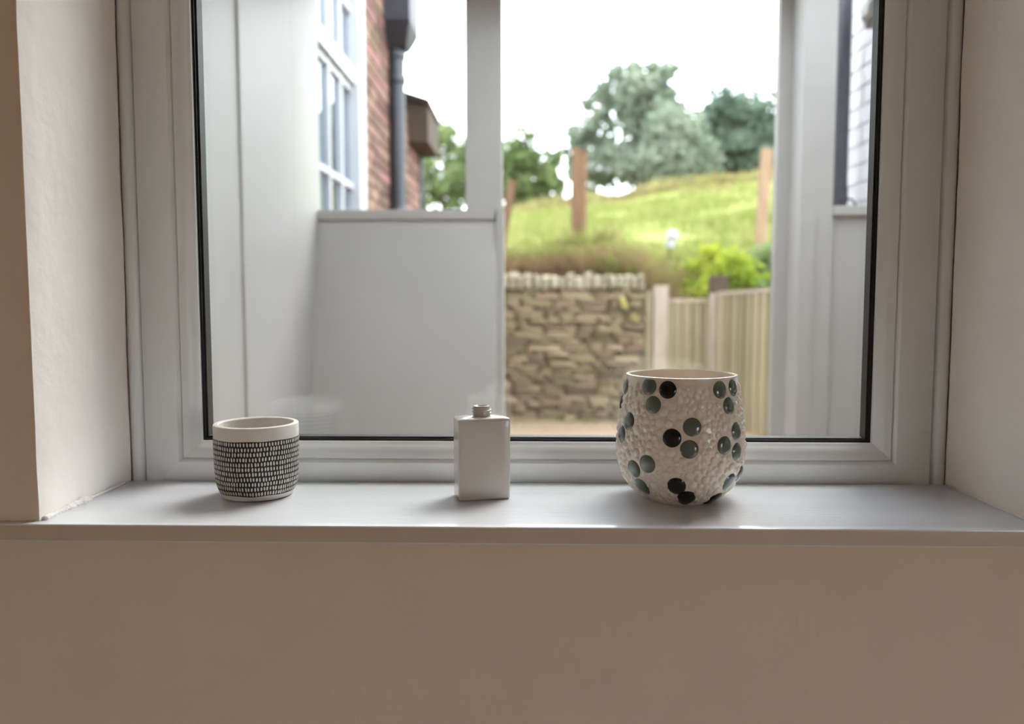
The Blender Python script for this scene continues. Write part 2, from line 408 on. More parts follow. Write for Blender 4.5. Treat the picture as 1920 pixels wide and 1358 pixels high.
pot2 = thing('bubbled_pot', (P2[0], P2[1], ZS), 'large cream bubbled glaze plant pot with dark green dots', 'pot')
# bump centres by dart throwing on the unrolled surface
cent = []
grid = {}
RM = .084
dotc = [(math.radians(a), h) for a, h in DOTS]
tries = 0
while tries < 26000:
    tries += 1
    a = random.uniform(-PI, PI); h = random.uniform(.004, H2 - .012); r = random.choice((.0038, .0046, .0054, .006))
    if tries > 12000: r = .0032
    ok = True
    for (da, dh) in dotc:
        dx = ((a - da + PI) % (2 * PI) - PI) * RM
        if dx * dx + (h - dh) ** 2 < (.0122 + r * .85) ** 2: ok = False; break
    if not ok: continue
    ci, cj = int((a + PI) / .15), int(h / .0125)
    for di in (-1, 0, 1):
        for dj in (-1, 0, 1):
            for (a2, h2, r2_) in grid.get(((ci + di) % 42, cj + dj), ()):
                dx = ((a - a2 + PI) % (2 * PI) - PI) * RM
                if dx * dx + (h - h2) ** 2 < ((r + r2_) * .93) ** 2: ok = False; break
            if not ok: break
        if not ok: break
    if ok: cent.append((a, h, r)); grid.setdefault((ci % 42, cj), []).append((a, h, r))
NA, NH = 640, 210
aa = np.linspace(-PI, PI, NA, endpoint=False); hh = np.linspace(0, H2 - .0016, NH)
disp = np.zeros((NH, NA))
for a, h, r in cent:
    k = .5 * min(1, .45 + abs(a) * .8) if h > .095 and abs(a) < .7 else .5     # bubbles flow flat in the upper front of the glaze
    i0, i1 = np.searchsorted(hh, h - r), np.searchsorted(hh, h + r)
    dx = ((aa - a + PI) % (2 * PI) - PI) * RM; js = np.where(np.abs(dx) < r)[0]
    for i in range(i0, min(i1 + 1, NH)):
        d2 = dx[js] ** 2 + (hh[i] - h) ** 2
        b = np.where(d2 < r * r, k * r * np.sqrt(np.maximum(0, 1 - d2 / (r * r))) ** 1.3 * .62, 0)
        disp[i, js] = np.maximum(disp[i, js], b)
q = MB()
for i in range(NH):
    rb = cubic(hh[i]) - .0008
    fade = min(1, (H2 - hh[i]) / .012, hh[i] / .004 + .1)
    for j in range(NA):
        r = rb + disp[i, j] * fade * 1.7
        q.v.append((P2[0] + r * math.sin(aa[j]), P2[1] - r * math.cos(aa[j]), ZS + hh[i]))
inner = [(.0727, H2 - .0004), (.0715, H2), (.0698, H2), (.0688, H2 - .0012), (.0705, .14), (.0775, .075), (.07, .03), (.045, .012), (.001, .011)]
for r, h in inner:
    for j in range(NA): q.v.append((P2[0] + r * math.sin(aa[j]), P2[1] - r * math.cos(aa[j]), ZS + h))
for i in range(NH + len(inner) - 1):
    for j in range(NA):
        a, b = i * NA + j, i * NA + (j + 1) % NA; q.face(a, b, b + NA, a + NA)
q.face(*range(NA))
q.build('body', 'pot_glaze', pot2, smooth=True, fix=False)
for k, (ad, h) in enumerate(DOTS):
    q = MB(); a = math.radians(ad); R = .0118 if h < .125 else .0112
    nr, ns = 5, 24
    def surf(u, v, off):
        h_ = min(max(h + v, .0006), H2 - .003); r = cubic(h_) + off; t = a + u / max(cubic(h), .055)
        return (P2[0] + r * math.sin(t), P2[1] - r * math.cos(t), ZS + h_)
    q.v.append(surf(0, 0, .0024))
    for i in range(1, nr + 1):
        t = i / nr
        for j in range(ns): q.v.append(surf(R * t * math.cos(2 * PI * j / ns), R * t * math.sin(2 * PI * j / ns), .0024 * (1 - t * t) ** .6 - (.0006 if i == nr else 0)))
    for j in range(ns): q.face(0, 1 + j, 1 + (j + 1) % ns)
    for i in range(nr - 1):
        for j in range(ns):
            b, c = 1 + i * ns + j, 1 + i * ns + (j + 1) % ns; q.face(b, b + ns, c + ns, c)
    o = q.build('dot', 'dot_black' if k in BLACK else 'dot_green', pot2, smooth='all')

# ------------------------------------------------------------------ porch outside the window
porch = thing('porch', (0, 2.2, -.05), 'white painted timber porch with half height panels outside the window', 'porch', kind='structure')
LX = -.782
part_box('side_wall', 'porch_paint', porch, LX - .1, LX, WY1, 2.75, -.05, 2.3)
q = MB()       # flat moulding with a rounded edge on the side wall
q.box(LX, LX + .004, 2.235, 2.275, -.05, 2.3); q.tube([(LX + .002, 2.239, -.05), (LX + .002, 2.239, 2.3)], .006, 12)
q.build('moulding', 'porch_paint', porch, smooth=True)
part_box('skirting_board', 'porch_paint', porch, LX, LX + .012, WY1, 2.21, -.05, .2)
part_box('corner_post', 'porch_paint', porch, LX - .1, LX, 2.752, 3.09, -.05, 2.3)
# left half panel, leaning slightly so that its foot stands nearer to the house
pt, pb = 3.055, 2.70
zt = at(760, 412, pt).z; xr = at(932, 600, pt).x
def lean(z): return pb + (pt - pb) * (z + .05) / (zt + .05)
q = MB(); vs = []
for x in (LX + .0005, xr):
    vs += [(x, lean(-.05), -.05), (x, lean(-.05) + .04, -.05), (x, pt + .04, zt), (x, pt, zt)]
q.add(vs, [(0, 1, 2, 3), (7, 6, 5, 4), (0, 3, 7, 4), (1, 5, 6, 2), (0, 4, 5, 1), (3, 2, 6, 7)])
q.build('half_panel', 'porch_paint', porch)
q = MB(); q.box(LX + .0005, at(930, 400, pt).x, pt - .012, pt + .07, zt, at(760, 394, pt).z); q.build('panel_rail', 'porch_paint', porch, bevel=.003)
x0, x1 = at(873, 250, pt).x, at(941, 250, pt).x
part_box('post', 'porch_paint', porch, x0, x1, pt - .004, pt + .08, at(760, 394, pt).z, 2.3)
part_box('post', 'porch_paint', porch, xr, at(945, 600, pt).x, pt - .03, pt + .08, -.05, at(760, 394, pt).z)
# right of the doorway
jy = 2.85; jx0, jx1 = at(1503, 300, jy).x, at(1567, 200, jy).x
zr1 = at(1560, 386, jy).z; zr0 = at(1560, 404, jy).z
part_box('post', 'porch_paint', porch, jx0, jx1, jy, jy + .125, -.05, 2.3)
part_box('door_stop', 'porch_paint', porch, at(1457, 300, 3.02).x, at(1486, 300, 3.02).x, 3.02, 3.06, -.05, 2.3)
part_box('panel_rail', 'porch_paint', porch, jx1, 1.42, jy - .008, jy + .07, zr0, zr1, bevel=.003)
part_box('panel_stile', 'porch_paint', porch, jx0 + .001, at(1521, 600, jy).x, jy - .012, jy - .0005, -.05, zr0)
part_box('half_panel', 'porch_paint', porch, jx1, 1.42, jy + .012, jy + .05, -.05, zr0)
part_box('half_panel', 'porch_paint', porch, at(1521, 600, jy).x, jx1, jy - .004, jy - .0005, -.05, zr0)
part_box('side_wall', 'porch_paint', porch, 1.42, 1.5, WY1, jy + .1, -.05, 2.3)
GX0, GX1, GY0, GY1 = -.3, 1.36, 1.5, 2.75       # unseen glazed roof opening, added to bring more daylight onto sill and reveals
q = MB(); q.box(LX - .1, GX0, WY1, 3.16, 2.3, 2.4); q.box(GX1, 1.5, WY1, 3.16, 2.3, 2.4); q.box(GX0, GX1, WY1, GY0, 2.3, 2.4); q.box(GX0, GX1, GY1, 3.16, 2.3, 2.4)
q.build('roof', 'porch_paint', porch)
part_box('added_roof_glass', 'window_glass', porch, GX0 - .02, GX1 + .02, GY0 - .02, GY1 + .02, 2.402, 2.408)
part_box('porch_floor', 'paving', porch, LX - .1, 1.5, WY1, 3.1, -.12, -.05)

# ------------------------------------------------------------------ yard, ground
q = MB(); nx, ny = 30, 20
for j in range(ny + 1):
    for i in range(nx + 1):
        x, y = -9 + 18 * i / nx, 1.33 + 7.1 * j / ny
        q.v.append((x, y, -.03 + (.02 * noise.noise(Vector((x, y, 0))) + .03 if y > 3.4 else -.1)))
for j in range(ny):
    for i in range(nx):
        a = j * (nx + 1) + i; q.face(a, a + 1, a + nx + 2, a + nx + 1)
q.box(2.11, 12, -10, 1.33, -.3, -.1)
tag(q.build('ground_yard', 'paving', smooth='all'), 'sandy paved yard between porch and stone wall', 'ground', kind='structure')

# ------------------------------------------------------------------ white painted brick wall seen to the right
WX = 1.30
wb = thing('wall_outer_right', (WX, 3.3, -.05), 'white painted brick wall beyond the right porch panel', 'wall', kind='structure')
part_box('backing', 'white_brick', wb, WX + .006, WX + .25, 3.0, 3.75, -.1, 3.2)
bm = bmesh.new(); bmesh.ops.create_cube(bm, size=1); bmesh.ops.bevel(bm, geom=list(bm.edges), offset=.06, segments=1, affect='EDGES')
BRICK = bpy.data.meshes.new('brick'); bm.to_mesh(BRICK); bm.free()
BR_W = BRICK.copy(); BR_W.materials.append(MATS['white_brick'])
BR_R = BRICK.copy(); BR_R.materials.append(MATS['red_brick'])
for k in range(16):
    z = 1.40 + k * .075 + .0325
    y = 3.0 + (.1075 if k % 2 else .215) ; edges = [3.0]
    while y < 3.75: edges.append(y); y += .225
    edges.append(3.75)
    for a, b in zip(edges, edges[1:]):
        if b - a < .03: continue
        instance('brick', BR_W, wb, (WX + .004, (a + b) / 2, z), (.012 + .003 * random.random(), b - a - .008, .067))
# bulkhead lamp on that wall
lp = at(1621, 18, 3.19); lp.x = WX - .002
bl = thing('bulkhead_lamp', lp, 'rounded outdoor bulkhead lamp on the white brick wall', 'lamp')
def rrect(cy, cz, hy, hz, r, n=6):
    out = []
    for (sy, sz, a0) in ((1, 1, 0), (-1, 1, PI / 2), (-1, -1, PI), (1, -1, 3 * PI / 2)):
        for i in range(n + 1):
            a = a0 + PI / 2 * i / n; out.append((cy + sy * (hy - r) + r * math.cos(a), cz + sz * (hz - r) + r * math.sin(a)))
    return out
def loft(name, m, parent, levels, smooth=True):
    q = MB(); n = None
    for (x, loop) in levels:
        n = len(loop); q.v += [(x, y, z) for y, z in loop]
    for i in range(len(levels) - 1):
        for j in range(n):
            a, b = i * n + j, i * n + (j + 1) % n; q.face(a, b, b + n, a + n)
    q.face(*range(n)); q.face(*[(len(levels) - 1) * n + j for j in range(n)])
    return q.build(name, m, parent, smooth=smooth)
R_ = lambda hy, hz, r: rrect(lp.y, lp.z, hy, hz, r)
loft('back_plate', 'white_plastic', bl, [(WX - .004, R_(.075, .055, .03)), (WX - .02, R_(.075, .055, .03))])
loft('diffuser', 'opal_glass', bl, [(WX - .02, R_(.06, .042, .025)), (WX - .045, R_(.058, .04, .025)), (WX - .058, R_(.045, .028, .02)), (WX - .062, R_(.02, .012, .01))])
q = MB(); lo = R_(.07, .05, .03); q.tube([(WX - .03, y, z) for y, z in lo + lo[:2]], .008, 8); q.build('rim', 'chrome', bl, smooth='all')
# grey downpipe with a cable loop at its foot, in front of the white wall
pp = at(1579, 200, 3.34)
dp = thing('grey_downpipe', (pp.x, pp.y, -.03), 'slate grey downpipe beside the white brick wall', 'pipe')
q = MB(); q.tube([(pp.x, pp.y, -.03), (pp.x, pp.y, 2.9)], .0285, 18); q.build('pipe', 'grey_pipe', dp, smooth=True)
q = MB(); zc = at(1579, 366, 3.34).z; q.tube([(pp.x, pp.y, zc - .03), (pp.x, pp.y, zc + .03)], .0315, 18); q.build('collar', 'grey_pipe', dp, smooth=True)
q = MB(); c0 = at(1587, 373, 3.30); c1 = at(1597, 374, 3.28); c2 = at(1603, 381, 3.27); c3 = at(1605, 392, 3.27)
q.tube([c0, c1, c2, c3, (c3.x + .005, c3.y, c3.z - .3)], .004, 8); q.build('cable', 'black_rubber', dp, smooth='all')

# ------------------------------------------------------------------ brick house wing on the left
HX = -.95
hs_ = thing('brick_house', (HX, 5, -.03), 'red brick house wing with white sash window and dark drainpipe', 'building')
mw = MB(); WY_A, WY_B, WZ_A, WZ_B = 3.42, 4.73, .95, 3.05
mw.box(HX - .3, HX - .006, 3.2, WY_A, -.1, 3.75); mw.box(HX - .3, HX - .006, WY_B, 6.32, -.1, 3.75)
mw.box(HX - .3, HX - .006, WY_A, WY_B, -.1, WZ_A); mw.box(HX - .3, HX - .006, WY_A, WY_B, WZ_B, 3.75)
mw.box(HX - .3, HX - .006, 6.32, 7.15, -.1, 2.6); mw.box(-5, HX - .3, 3.2, 6.32, -.1, 3.75); mw.box(-5, HX - .3, 6.32, 7.15, -.1, 2.6)
mw.build('wall', 'mortar', hs_)
for k in range(31):
    z = 1.42 + k * .075; yend = 6.32 if z > 2.6 else 7.15
    y = WY_B + (.0 if k % 2 else -.1125); 
    while y < yend - .03:
        a = max(y, WY_B); b = min(y + .225, yend); y += .225
        if b - a < .04: continue
        instance('brick', BR_R, hs_, (HX - .004 + random.uniform(-.002, .002), (a + b) / 2, z), (.02, b - a - .011, .064))
# sash window of the house
wn = bpy.data.objects.new('sash_window', None); COL.objects.link(wn); wn.parent = hs_; ORIG[wn.name] = ORIG[hs_.name]; wn['label'] = 'white multi pane sash window'
def hb(nm, m, y0, y1, z0, z1, x0, x1, bev=.004): return part_box(nm, m, wn, x0, x1, y0, y1, z0, z1, bevel=bev)
hb('frame', 'sash_paint', WY_A, 3.56, WZ_A, WZ_B, HX - .09, HX + .012); hb('frame', 'sash_paint', 4.58, WY_B + .03, WZ_A, WZ_B, HX - .09, HX + .016)
hb('frame', 'sash_paint', 3.56, 4.58, WZ_A, WZ_A + .09, HX - .09, HX + .03); hb('frame', 'sash_paint', 3.56, 4.58, WZ_B - .1, WZ_B, HX - .09, HX + .012)
zr = 2.36
hb('meeting_rail', 'sash_paint', 3.56, 4.58, zr - .035, zr + .045, HX - .06, HX - .002); hb('meeting_rail', 'sash_paint', 3.56, 4.58, zr - .075, zr - .045, HX - .07, HX - .025)
for y in (3.80, 4.06, 4.32):
    hb('glazing_bar', 'sash_paint', y - .016, y + .016, WZ_A + .09, WZ_B - .1, HX - .06, HX - .022)
for z in (1.26, 1.78, 2.72):
    hb('glazing_bar', 'sash_paint', 3.56, 4.58, z - .016, z + .016, HX - .06, HX - .024)
for a, b in zip((3.56, 3.816, 4.076, 4.336), (3.784, 4.044, 4.304, 4.58)):
    for z0, z1 in ((1.04, 1.244), (1.276, 1.764), (1.796, 2.285), (2.405, 2.704), (2.736, 2.95)):
        hb('pane', 'far_glass', a, b, z0, z1, HX - .046, HX - .042, 0)
q = MB()
for i in range(40):
    t = i / 39; q.v += [(HX - .16 + .015 * math.sin(i * 1.7), 3.5 + t * 1.15, 1.0), (HX - .16 + .015 * math.sin(i * 1.7), 3.5 + t * 1.15, 3.0)]
for i in range(39): q.face(2 * i, 2 * i + 2, 2 * i + 3, 2 * i + 1)
q.build('pane_backing', 'pane_backing_white', wn, smooth='all')  # pale sheet added behind the panes to stand in for their sky reflection
# drainpipe with hopper head
DX, DY = HX + .055, at(749, 300, 1).y * 0 + 5.62
dr = bpy.data.objects.new('drainpipe', None); COL.objects.link(dr); dr.parent = hs_; ORIG[dr.name] = ORIG[hs_.name]; dr['label'] = 'dark slate cast iron drainpipe'
q = MB(); q.tube([(DX, DY, 0), (DX, DY, 2.86)], .052, 20); q.build('pipe', 'slate_pipe', dr, smooth=True)
for z in (2.62, 2.78, 1.75): 
    q = MB(); q.tube([(DX, DY, z - .03), (DX, DY, z - .02), (DX, DY, z + .02), (DX, DY, z + .03)], [.056, .062, .062, .056], 20); q.build('collar', 'slate_pipe', dr, smooth=True)
q = MB(); vs = []
for z, hx, hy in ((2.81, .055, .06), (2.87, .075, .13), (2.95, .1, .2), (3.22, .1, .22), (3.24, .11, .24), (3.3, .11, .24)):
    o = len(q.v); q.v += [(DX + .02 - hx, DY - hy, z), (DX + .02 + hx, DY - hy, z), (DX + .02 + hx, DY + hy, z), (DX + .02 - hx, DY + hy, z)]
    if o: 
        for j in range(4): q.face(o - 4 + j, o - 4 + (j + 1) % 4, o + (j + 1) % 4, o + j)
q.face(0, 1, 2, 3); q.face(o, o + 1, o + 2, o + 3)
q.build('hopper_head', 'black_paint', dr)
q = MB(); q.tube([(DX, DY - .02, 3.2), (DX, DY - .04, 3.35), (DX + .05, DY - .1, 3.5), (DX + .08, DY - .1, 3.68)], .045, 14); q.build('swan_neck', 'black_paint', dr, smooth=True)
part_box('gutter', 'black_paint', hs_, HX, HX + .14, 3.2, 6.35, 3.62, 3.74, bevel=.01)
q = MB(); q.add([(HX + .16, 3.1, 3.74), (HX + .16, 6.4, 3.74), (-4, 6.4, 6.2), (-4, 3.1, 6.2), (HX + .16, 3.1, 3.82), (HX + .16, 6.4, 3.82), (-4, 6.4, 6.28), (-4, 3.1, 6.28)],
              [(0, 1, 2, 3), (7, 6, 5, 4), (0, 4, 5, 1), (1, 5, 6, 2), (2, 6, 7, 3), (3, 7, 4, 0)]); q.build('roof', 'roof_tile', hs_)
# low annex eave: a dark timber box at the wall head, and a thin pipe under it
c = at(806, 266, 6.45); t_ = at(806, 186, 6.45)
part_box('eave_box', 'timber_dark', hs_, HX - .002, c.x - .012, 6.44, 7.2, c.z, t_.z - .045)
q = MB(); q.add([(HX - .3, 6.4, t_.z + .1), (HX - .3, 7.22, t_.z + .1), (c.x, 7.22, t_.z - .045), (c.x, 6.4, t_.z - .045), (HX - .3, 6.4, t_.z + .14), (HX - .3, 7.22, t_.z + .14), (c.x, 7.22, t_.z - .01), (c.x, 6.4, t_.z - .01)],
              [(0, 1, 2, 3), (7, 6, 5, 4), (0, 4, 5, 1), (1, 5, 6, 2), (2, 6, 7, 3), (3, 7, 4, 0)]); q.build('annex_roof', 'roof_tile', hs_)
e = at(792, 330, 7.1); q = MB(); q.tube([(e.x - .02, 7.1, 0), (e.x - .02, 7.1, c.z)], .03, 12); q.build('waste_pipe', 'slate_pipe', hs_, smooth=True)

# ------------------------------------------------------------------ dry stone wall
SY = 7.84
sw = thing('stone_wall', (0, SY + .2, 0), 'dry stone garden wall of thin brown courses with upright coping', 'wall')
q = MB(); q.box(-2.2, 1.08, SY + .05, SY + .2, -.05, 1.27); q.build('core', 'wall_core', sw)
STONES = []
for k in range(7):
    bm = bmesh.new(); bmesh.ops.create_cube(bm, size=1)
    bmesh.ops.bevel(bm, geom=list(bm.edges), offset=.14, segments=1, affect='EDGES')
    for v in bm.verts: v.co += Vector((random.uniform(-.05, .05), random.uniform(-.06, .06), random.uniform(-.09, .09)))
    me = bpy.data.meshes.new('stone'); bm.to_mesh(me); bm.free(); me.materials.append(MATS['stone']); STONES.append(me)
COPE = []
for me0 in STONES:
    me = me0.copy(); me.materials.clear(); me.materials.append(MATS['coping_stone']); COPE.append(me)
z = 0.0; cnt = 0
while z < 1.225:
    hgt = random.choice((.038, .044, .05, .056, .066)); hgt = min(hgt, max(.038, 1.245 - z)); x = -.55 - random.random() * .2
    while x < 1.08:
        L_ = random.uniform(.1, .3) * (1.15 if hgt > .055 else 1); L_ = min(L_, max(.06, 1.085 - x))
        hv = hgt * random.uniform(.84, 1.0)
        instance('stone', random.choice(STONES), sw, (x + L_ / 2, SY + .07 + random.uniform(-.018, .018), z + hgt / 2 + random.uniform(-.004, .004)), (L_ - .008, .16, hv), (0, random.uniform(-.03, .03), 0)); cnt += 1
        x += L_
    z += hgt
x = -1.15
while x < 1.06:
    w_ = random.uniform(.05, .1); hh_ = random.uniform(.12, .165)
    instance('coping_stone', random.choice(COPE), sw, (x + w_ / 2, SY + .1 + random.uniform(-.02, .02), 1.25 + hh_ / 2), (w_ - .004, .26, hh_), (random.uniform(-.05, .05), random.uniform(-.12, .12), 0)); x += w_

# ------------------------------------------------------------------ gate and boarded fence
gt = thing('garden_gate', (1.5, 7.86, 0), 'low vertical board gate between two timber posts', 'gate')
ztop = at(1290, 562, 7.86).z; xa, xb = at(1253, 650, 7.86).x, at(1329, 650, 7.86).x
BOARD = bpy.data.meshes.new('board'); bm = bmesh.new(); bmesh.ops.create_cube(bm, size=1)
for v in bm.verts:
    if v.co.x > 0 and v.co.y < 0: v.co.y = -.05
bm.to_mesh(BOARD); bm.free(); BOARD.materials.append(MATS['gate_wood'])
nb_ = 9; wbd = (xb - xa) / nb_
for i in range(nb_): instance('board', BOARD, gt, (xa + (i + .5) * wbd, 7.86 - .018 * (i % 2), (ztop - .03) / 2 + .03), (wbd * (.78 if i % 2 else 1.0), .03, ztop - .06), (0, 0, 0))
part_box('cap_rail', 'gate_post', gt, xa, xb, 7.835, 7.9, ztop - .03, ztop + .005, bevel=.006)
part_box('brace', 'gate_wood', gt, xa, xb, 7.88, 7.92, .3, .4)
def gpost(pxa, pxb, pyt, Y, lab, nm='gate_post', m='gate_post', d=.12):
    a, b = at(pxa, 650, Y), at(pxb, 650, Y); t = at(pxa, pyt, Y)
    q = MB(); q.box(a.x, b.x, Y, Y + d, -.05, t.z); ob = q.build(nm, m, bevel=.008, origin=((a.x + b.x) / 2, Y, -.05)); return tag(ob, lab, 'post')
gpost(1225, 1252, 536, 7.80, 'pale square timber post between stone wall and gate')
gpost(1211, 1223, 545, 7.83, 'narrow weathered timber board at the end of the stone wall', 'timber_board', 'gate_wood', .03)
# taller post with a dark cap between gate and fence
a, b, t = at(1331, 650, 7.72), at(1347, 650, 7.72), at(1347, 516, 7.72)
ph_ = thing('fence_post', (a.x, 7.72, 0), 'taller timber post with weathered top between gate and fence', 'post')
part_box('shaft', 'gate_post', ph_, a.x, b.x, 7.72, 7.81, -.05, t.z - .17, bevel=.006)
part_box('head', 'timber_dark', ph_, a.x + .01, at(1364, 530, 7.78).x, 7.745, 7.88, t.z - .17, t.z, bevel=.01)
# fence running toward the house
f0, f1 = Vector((at(1348, 650, 7.70).x, 7.70, 0)), Vector((at(1480, 650, 6.70).x, 6.70, 0))
fn = thing('board_fence', (f0 + f1) / 2, 'taller vertical board fence running forward from the gate', 'fence')
dirv = (f1 - f0); ln = dirv.length; ang = math.atan2(dirv.y, dirv.x); zf0, zf1 = at(1348, 550, 7.7).z, at(1455, 541, 6.9).z
nbd = 19; nrm = Vector((-dirv.y, dirv.x, 0)).normalized() * .035
if nrm.y > 0: nrm = -nrm
for i in range(nbd):
    t = (i + .5) / nbd; p = f0 + dirv * t; zt_ = zf0 + (zf1 - zf0) * t - .012
    instance('board', BOARD, fn, (p.x + nrm.x * .8 * (i % 2), p.y + nrm.y * .8 * (i % 2), zt_ / 2), (ln / nbd * (.7 if i % 2 else 1.1), .03, zt_), (0, 0, ang))
q = MB(); vs = []
for p, zz in ((f0, zf0), (f1, zf1)):
    for s1 in (-1, 1):
        for dz in (-.02, .012): vs.append((p.x + nrm.x * s1, p.y + nrm.y * s1, zz + dz))
q.add(vs, [(0, 1, 3, 2), (4, 6, 7, 5), (0, 4, 5, 1), (2, 3, 7, 6), (1, 5, 7, 3), (0, 2, 6, 4)]); q.build('cap_rail', 'gate_post', fn)

# ------------------------------------------------------------------ meadow
def gz(x, y):
    base = 1.30 + (y - 8) * max(.06, .137 + .0067 * (x + 1)) if y < 30 else 1.30 + 22 * max(.06, .137 + .0067 * (x + 1)) - .12 * (y - 30)
    k = min(1, max(0, (x - 1.0) / .8)) * min(1, max(0, (9.6 - y) / 1.4))
    return base - k * .75 + .05 * noise.noise(Vector((x * .9, y * .9, 0))) + .12 * noise.noise(Vector((x * .25, y * .25, 4)))
q = MB(); ys = list(np.concatenate([np.linspace(8.05, 12, 24), np.linspace(12.4, 30, 36), np.linspace(31, 60, 14)])); xs = list(np.linspace(-16, 22, 90))
for y in ys:
    for x in xs: q.v.append((x, y, gz(x, y)))
nx = len(xs)
for j in range(len(ys) - 1):
    for i in range(nx - 1): a = j * nx + i; q.face(a, a + 1, a + nx + 1, a + nx)
o = len(q.v)
for x in xs: q.v.append((x, 8.05, -.1))
for i in range(nx - 1): q.face(i, i + 1, o + i + 1, o + i)
md = q.build('meadow_hill', 'meadow', smooth='all'); tag(md, 'bright green meadow rising to a ridge behind the wall', 'meadow', kind='structure')

def blades(n, xr_, yr_, h0, h1, lean_, pick, wid=.012):
    q = MB(); i = 0
    while i < n:
        y = yr_[0] + (yr_[1] - yr_[0]) * random.random() ** 1.5; fr = y / yr_[0]
        x = random.gauss(xr_[0], xr_[1]) if xr_[2] == 'G' else xr_[0] * (1 if not xr_[2] else y / 8) + (xr_[1] - xr_[0]) * (y / 8 if xr_[2] else 1) * random.random()
        d = noise.noise(Vector((x * .8, y * .5, 9))); i += 1
        if d < -.9: continue
        hg = random.uniform(h0, h1) * (1 + 1.5 * d); z = gz(x, y) - .02; a = random.uniform(0, 2 * PI); ww = wid * (y / 9) ** .7
        lx, ly = lean_ * hg * random.uniform(-1, 1), lean_ * hg * random.uniform(-1, 1); cx, cy = math.cos(a) * ww, math.sin(a) * ww
        k = len(q.v)
        q.v += [(x - cx, y - cy, z), (x + cx, y + cy, z), (x + lx * .4 + cx * .7, y + ly * .4 + cy * .7, z + hg * .6), (x + lx * .4 - cx * .7, y + ly * .4 - cy * .7, z + hg * .6), (x + lx, y + ly, z + hg * (1 - lean_ * .3))]
        m = pick(x, y); q.face(k, k + 1, k + 2, k + 3, m=m); q.face(k + 3, k + 2, k + 4, m=m)
    return q
q = blades(26000, (-1.6, 3.2, True), (8.5, 29), .06, .2, .5, lambda x, y: random.choice((0, 0, 0, 1)) if y < 24 else random.choice((0, 1, 1, 2)))
g = q.build('meadow_grass', ['grass_blade', 'grass_pale', 'grass_dry'], fix=False); tag(g, 'sunlit green meadow grass on the slope', 'grass', kind='stuff')
def tuft_h(x, y): return 2 if random.random() < .78 - .9 * max(0, y - 8.25) + 1.6 * noise.noise(Vector((x * 1.7, y * 2.5, 3))) else random.choice((0, 0, 1))
q = blades(9000, (-1.1, 2.4, False), (8.1, 9.0), .1, .34, 1.1, tuft_h, .007)
g = q.build('dry_grass', ['grass_blade', 'grass_pale', 'grass_dry'], fix=False); tag(g, 'dry brown grass hanging over the stone wall top', 'grass', kind='stuff')
q = blades(5000, (-1.4, 2.6, True), (26.5, 30.5), .12, .32, .5, lambda x, y: random.choice((2, 1, 1)), .014)
g = q.build('ridge_grass', ['grass_blade', 'grass_pale', 'grass_dry'], fix=False); tag(g, 'tall tan seeding grass along the ridge line', 'grass', kind='stuff')
q = blades(1100, (at(1086, 400, 9.5).x, .22, 'G'), (9.25, 9.75), .15, .5, .6, lambda x, y: random.choice((0, 0, 1, 2)), .009)
g = q.build('post_tussock', ['grass_blade', 'grass_pale', 'grass_dry'], fix=False); tag(g, 'long grass tussocks around the foot of the thick meadow post', 'grass', kind='stuff')
q = MB()
for i in range(260):
    x = random.uniform(-.6, 1.1); y = SY - .07 - random.random() ** 2 * .5; hg = random.uniform(.02, .07); k = len(q.v); a = random.uniform(0, 2 * PI)
    if noise.noise(Vector((x * 3, y * 3, 1))) < -.05: continue
    q.v += [(x - .01 * math.cos(a), y - .01 * math.sin(a), -.02), (x + .01 * math.cos(a), y + .01 * math.sin(a), -.02), (x + random.uniform(-.03, .03), y + random.uniform(-.03, .03), hg)]
    q.face(k, k + 1, k + 2, m=0 if random.random() < .6 else 1)
g = q.build('yard_weeds', ['grass_pale', 'grass_dry'], fix=False); tag(g, 'low weeds and dry leaves along the foot of the stone wall', 'weeds', kind='stuff')

# field posts
def fpost(name, px, w_px, pt_, pb_, Y, leanx, lab, slope, m='post_wood'):
    c = at(px, pt_, Y); r = w_px / F * Y / 2; zb = gz(c.x, Y) - .1
    q = MB(); n = 10; zs = np.linspace(zb, c.z, 7); o = 0
    for i, z in enumerate(zs):
        for j in range(n):
            a = 2 * PI * j / n + .3; sq = 1 / max(abs(math.cos(a)), abs(math.sin(a))) ** .6
            rr_ = r * sq * (1 + .06 * noise.noise(Vector((px, z * 4, j)))); x_ = c.x + leanx * (z - c.z) + rr_ * math.cos(a)
            q.v.append((x_, Y + rr_ * math.sin(a), z - (slope * (x_ - c.x) if i == 6 else 0)))
    for i in range(6):
        for j in range(n): a, b = i * n + j, i * n + (j + 1) % n; q.face(a, b, b + n, a + n)
    q.face(*range(n)); q.face(*[6 * n + j for j in range(n)])
    ob = q.build(name, m, smooth=True, origin=(c.x, Y, zb)); return tag(ob, lab, 'fence post', 'meadow fence posts')
fpost('meadow_post', 1086, 29, 282, 440, 9.6, .0, 'thick brown timber post at the centre of the meadow edge', .45)
fpost('meadow_post', 1438, 21, 280, 440, 9.9, .05, 'pale brown timber post beside the right porch jamb', .2, 'post_pale')
fpost('meadow_post', 960, 16, 338, 440, 10.6, .16, 'thin leaning timber post beside the left porch post', .0)
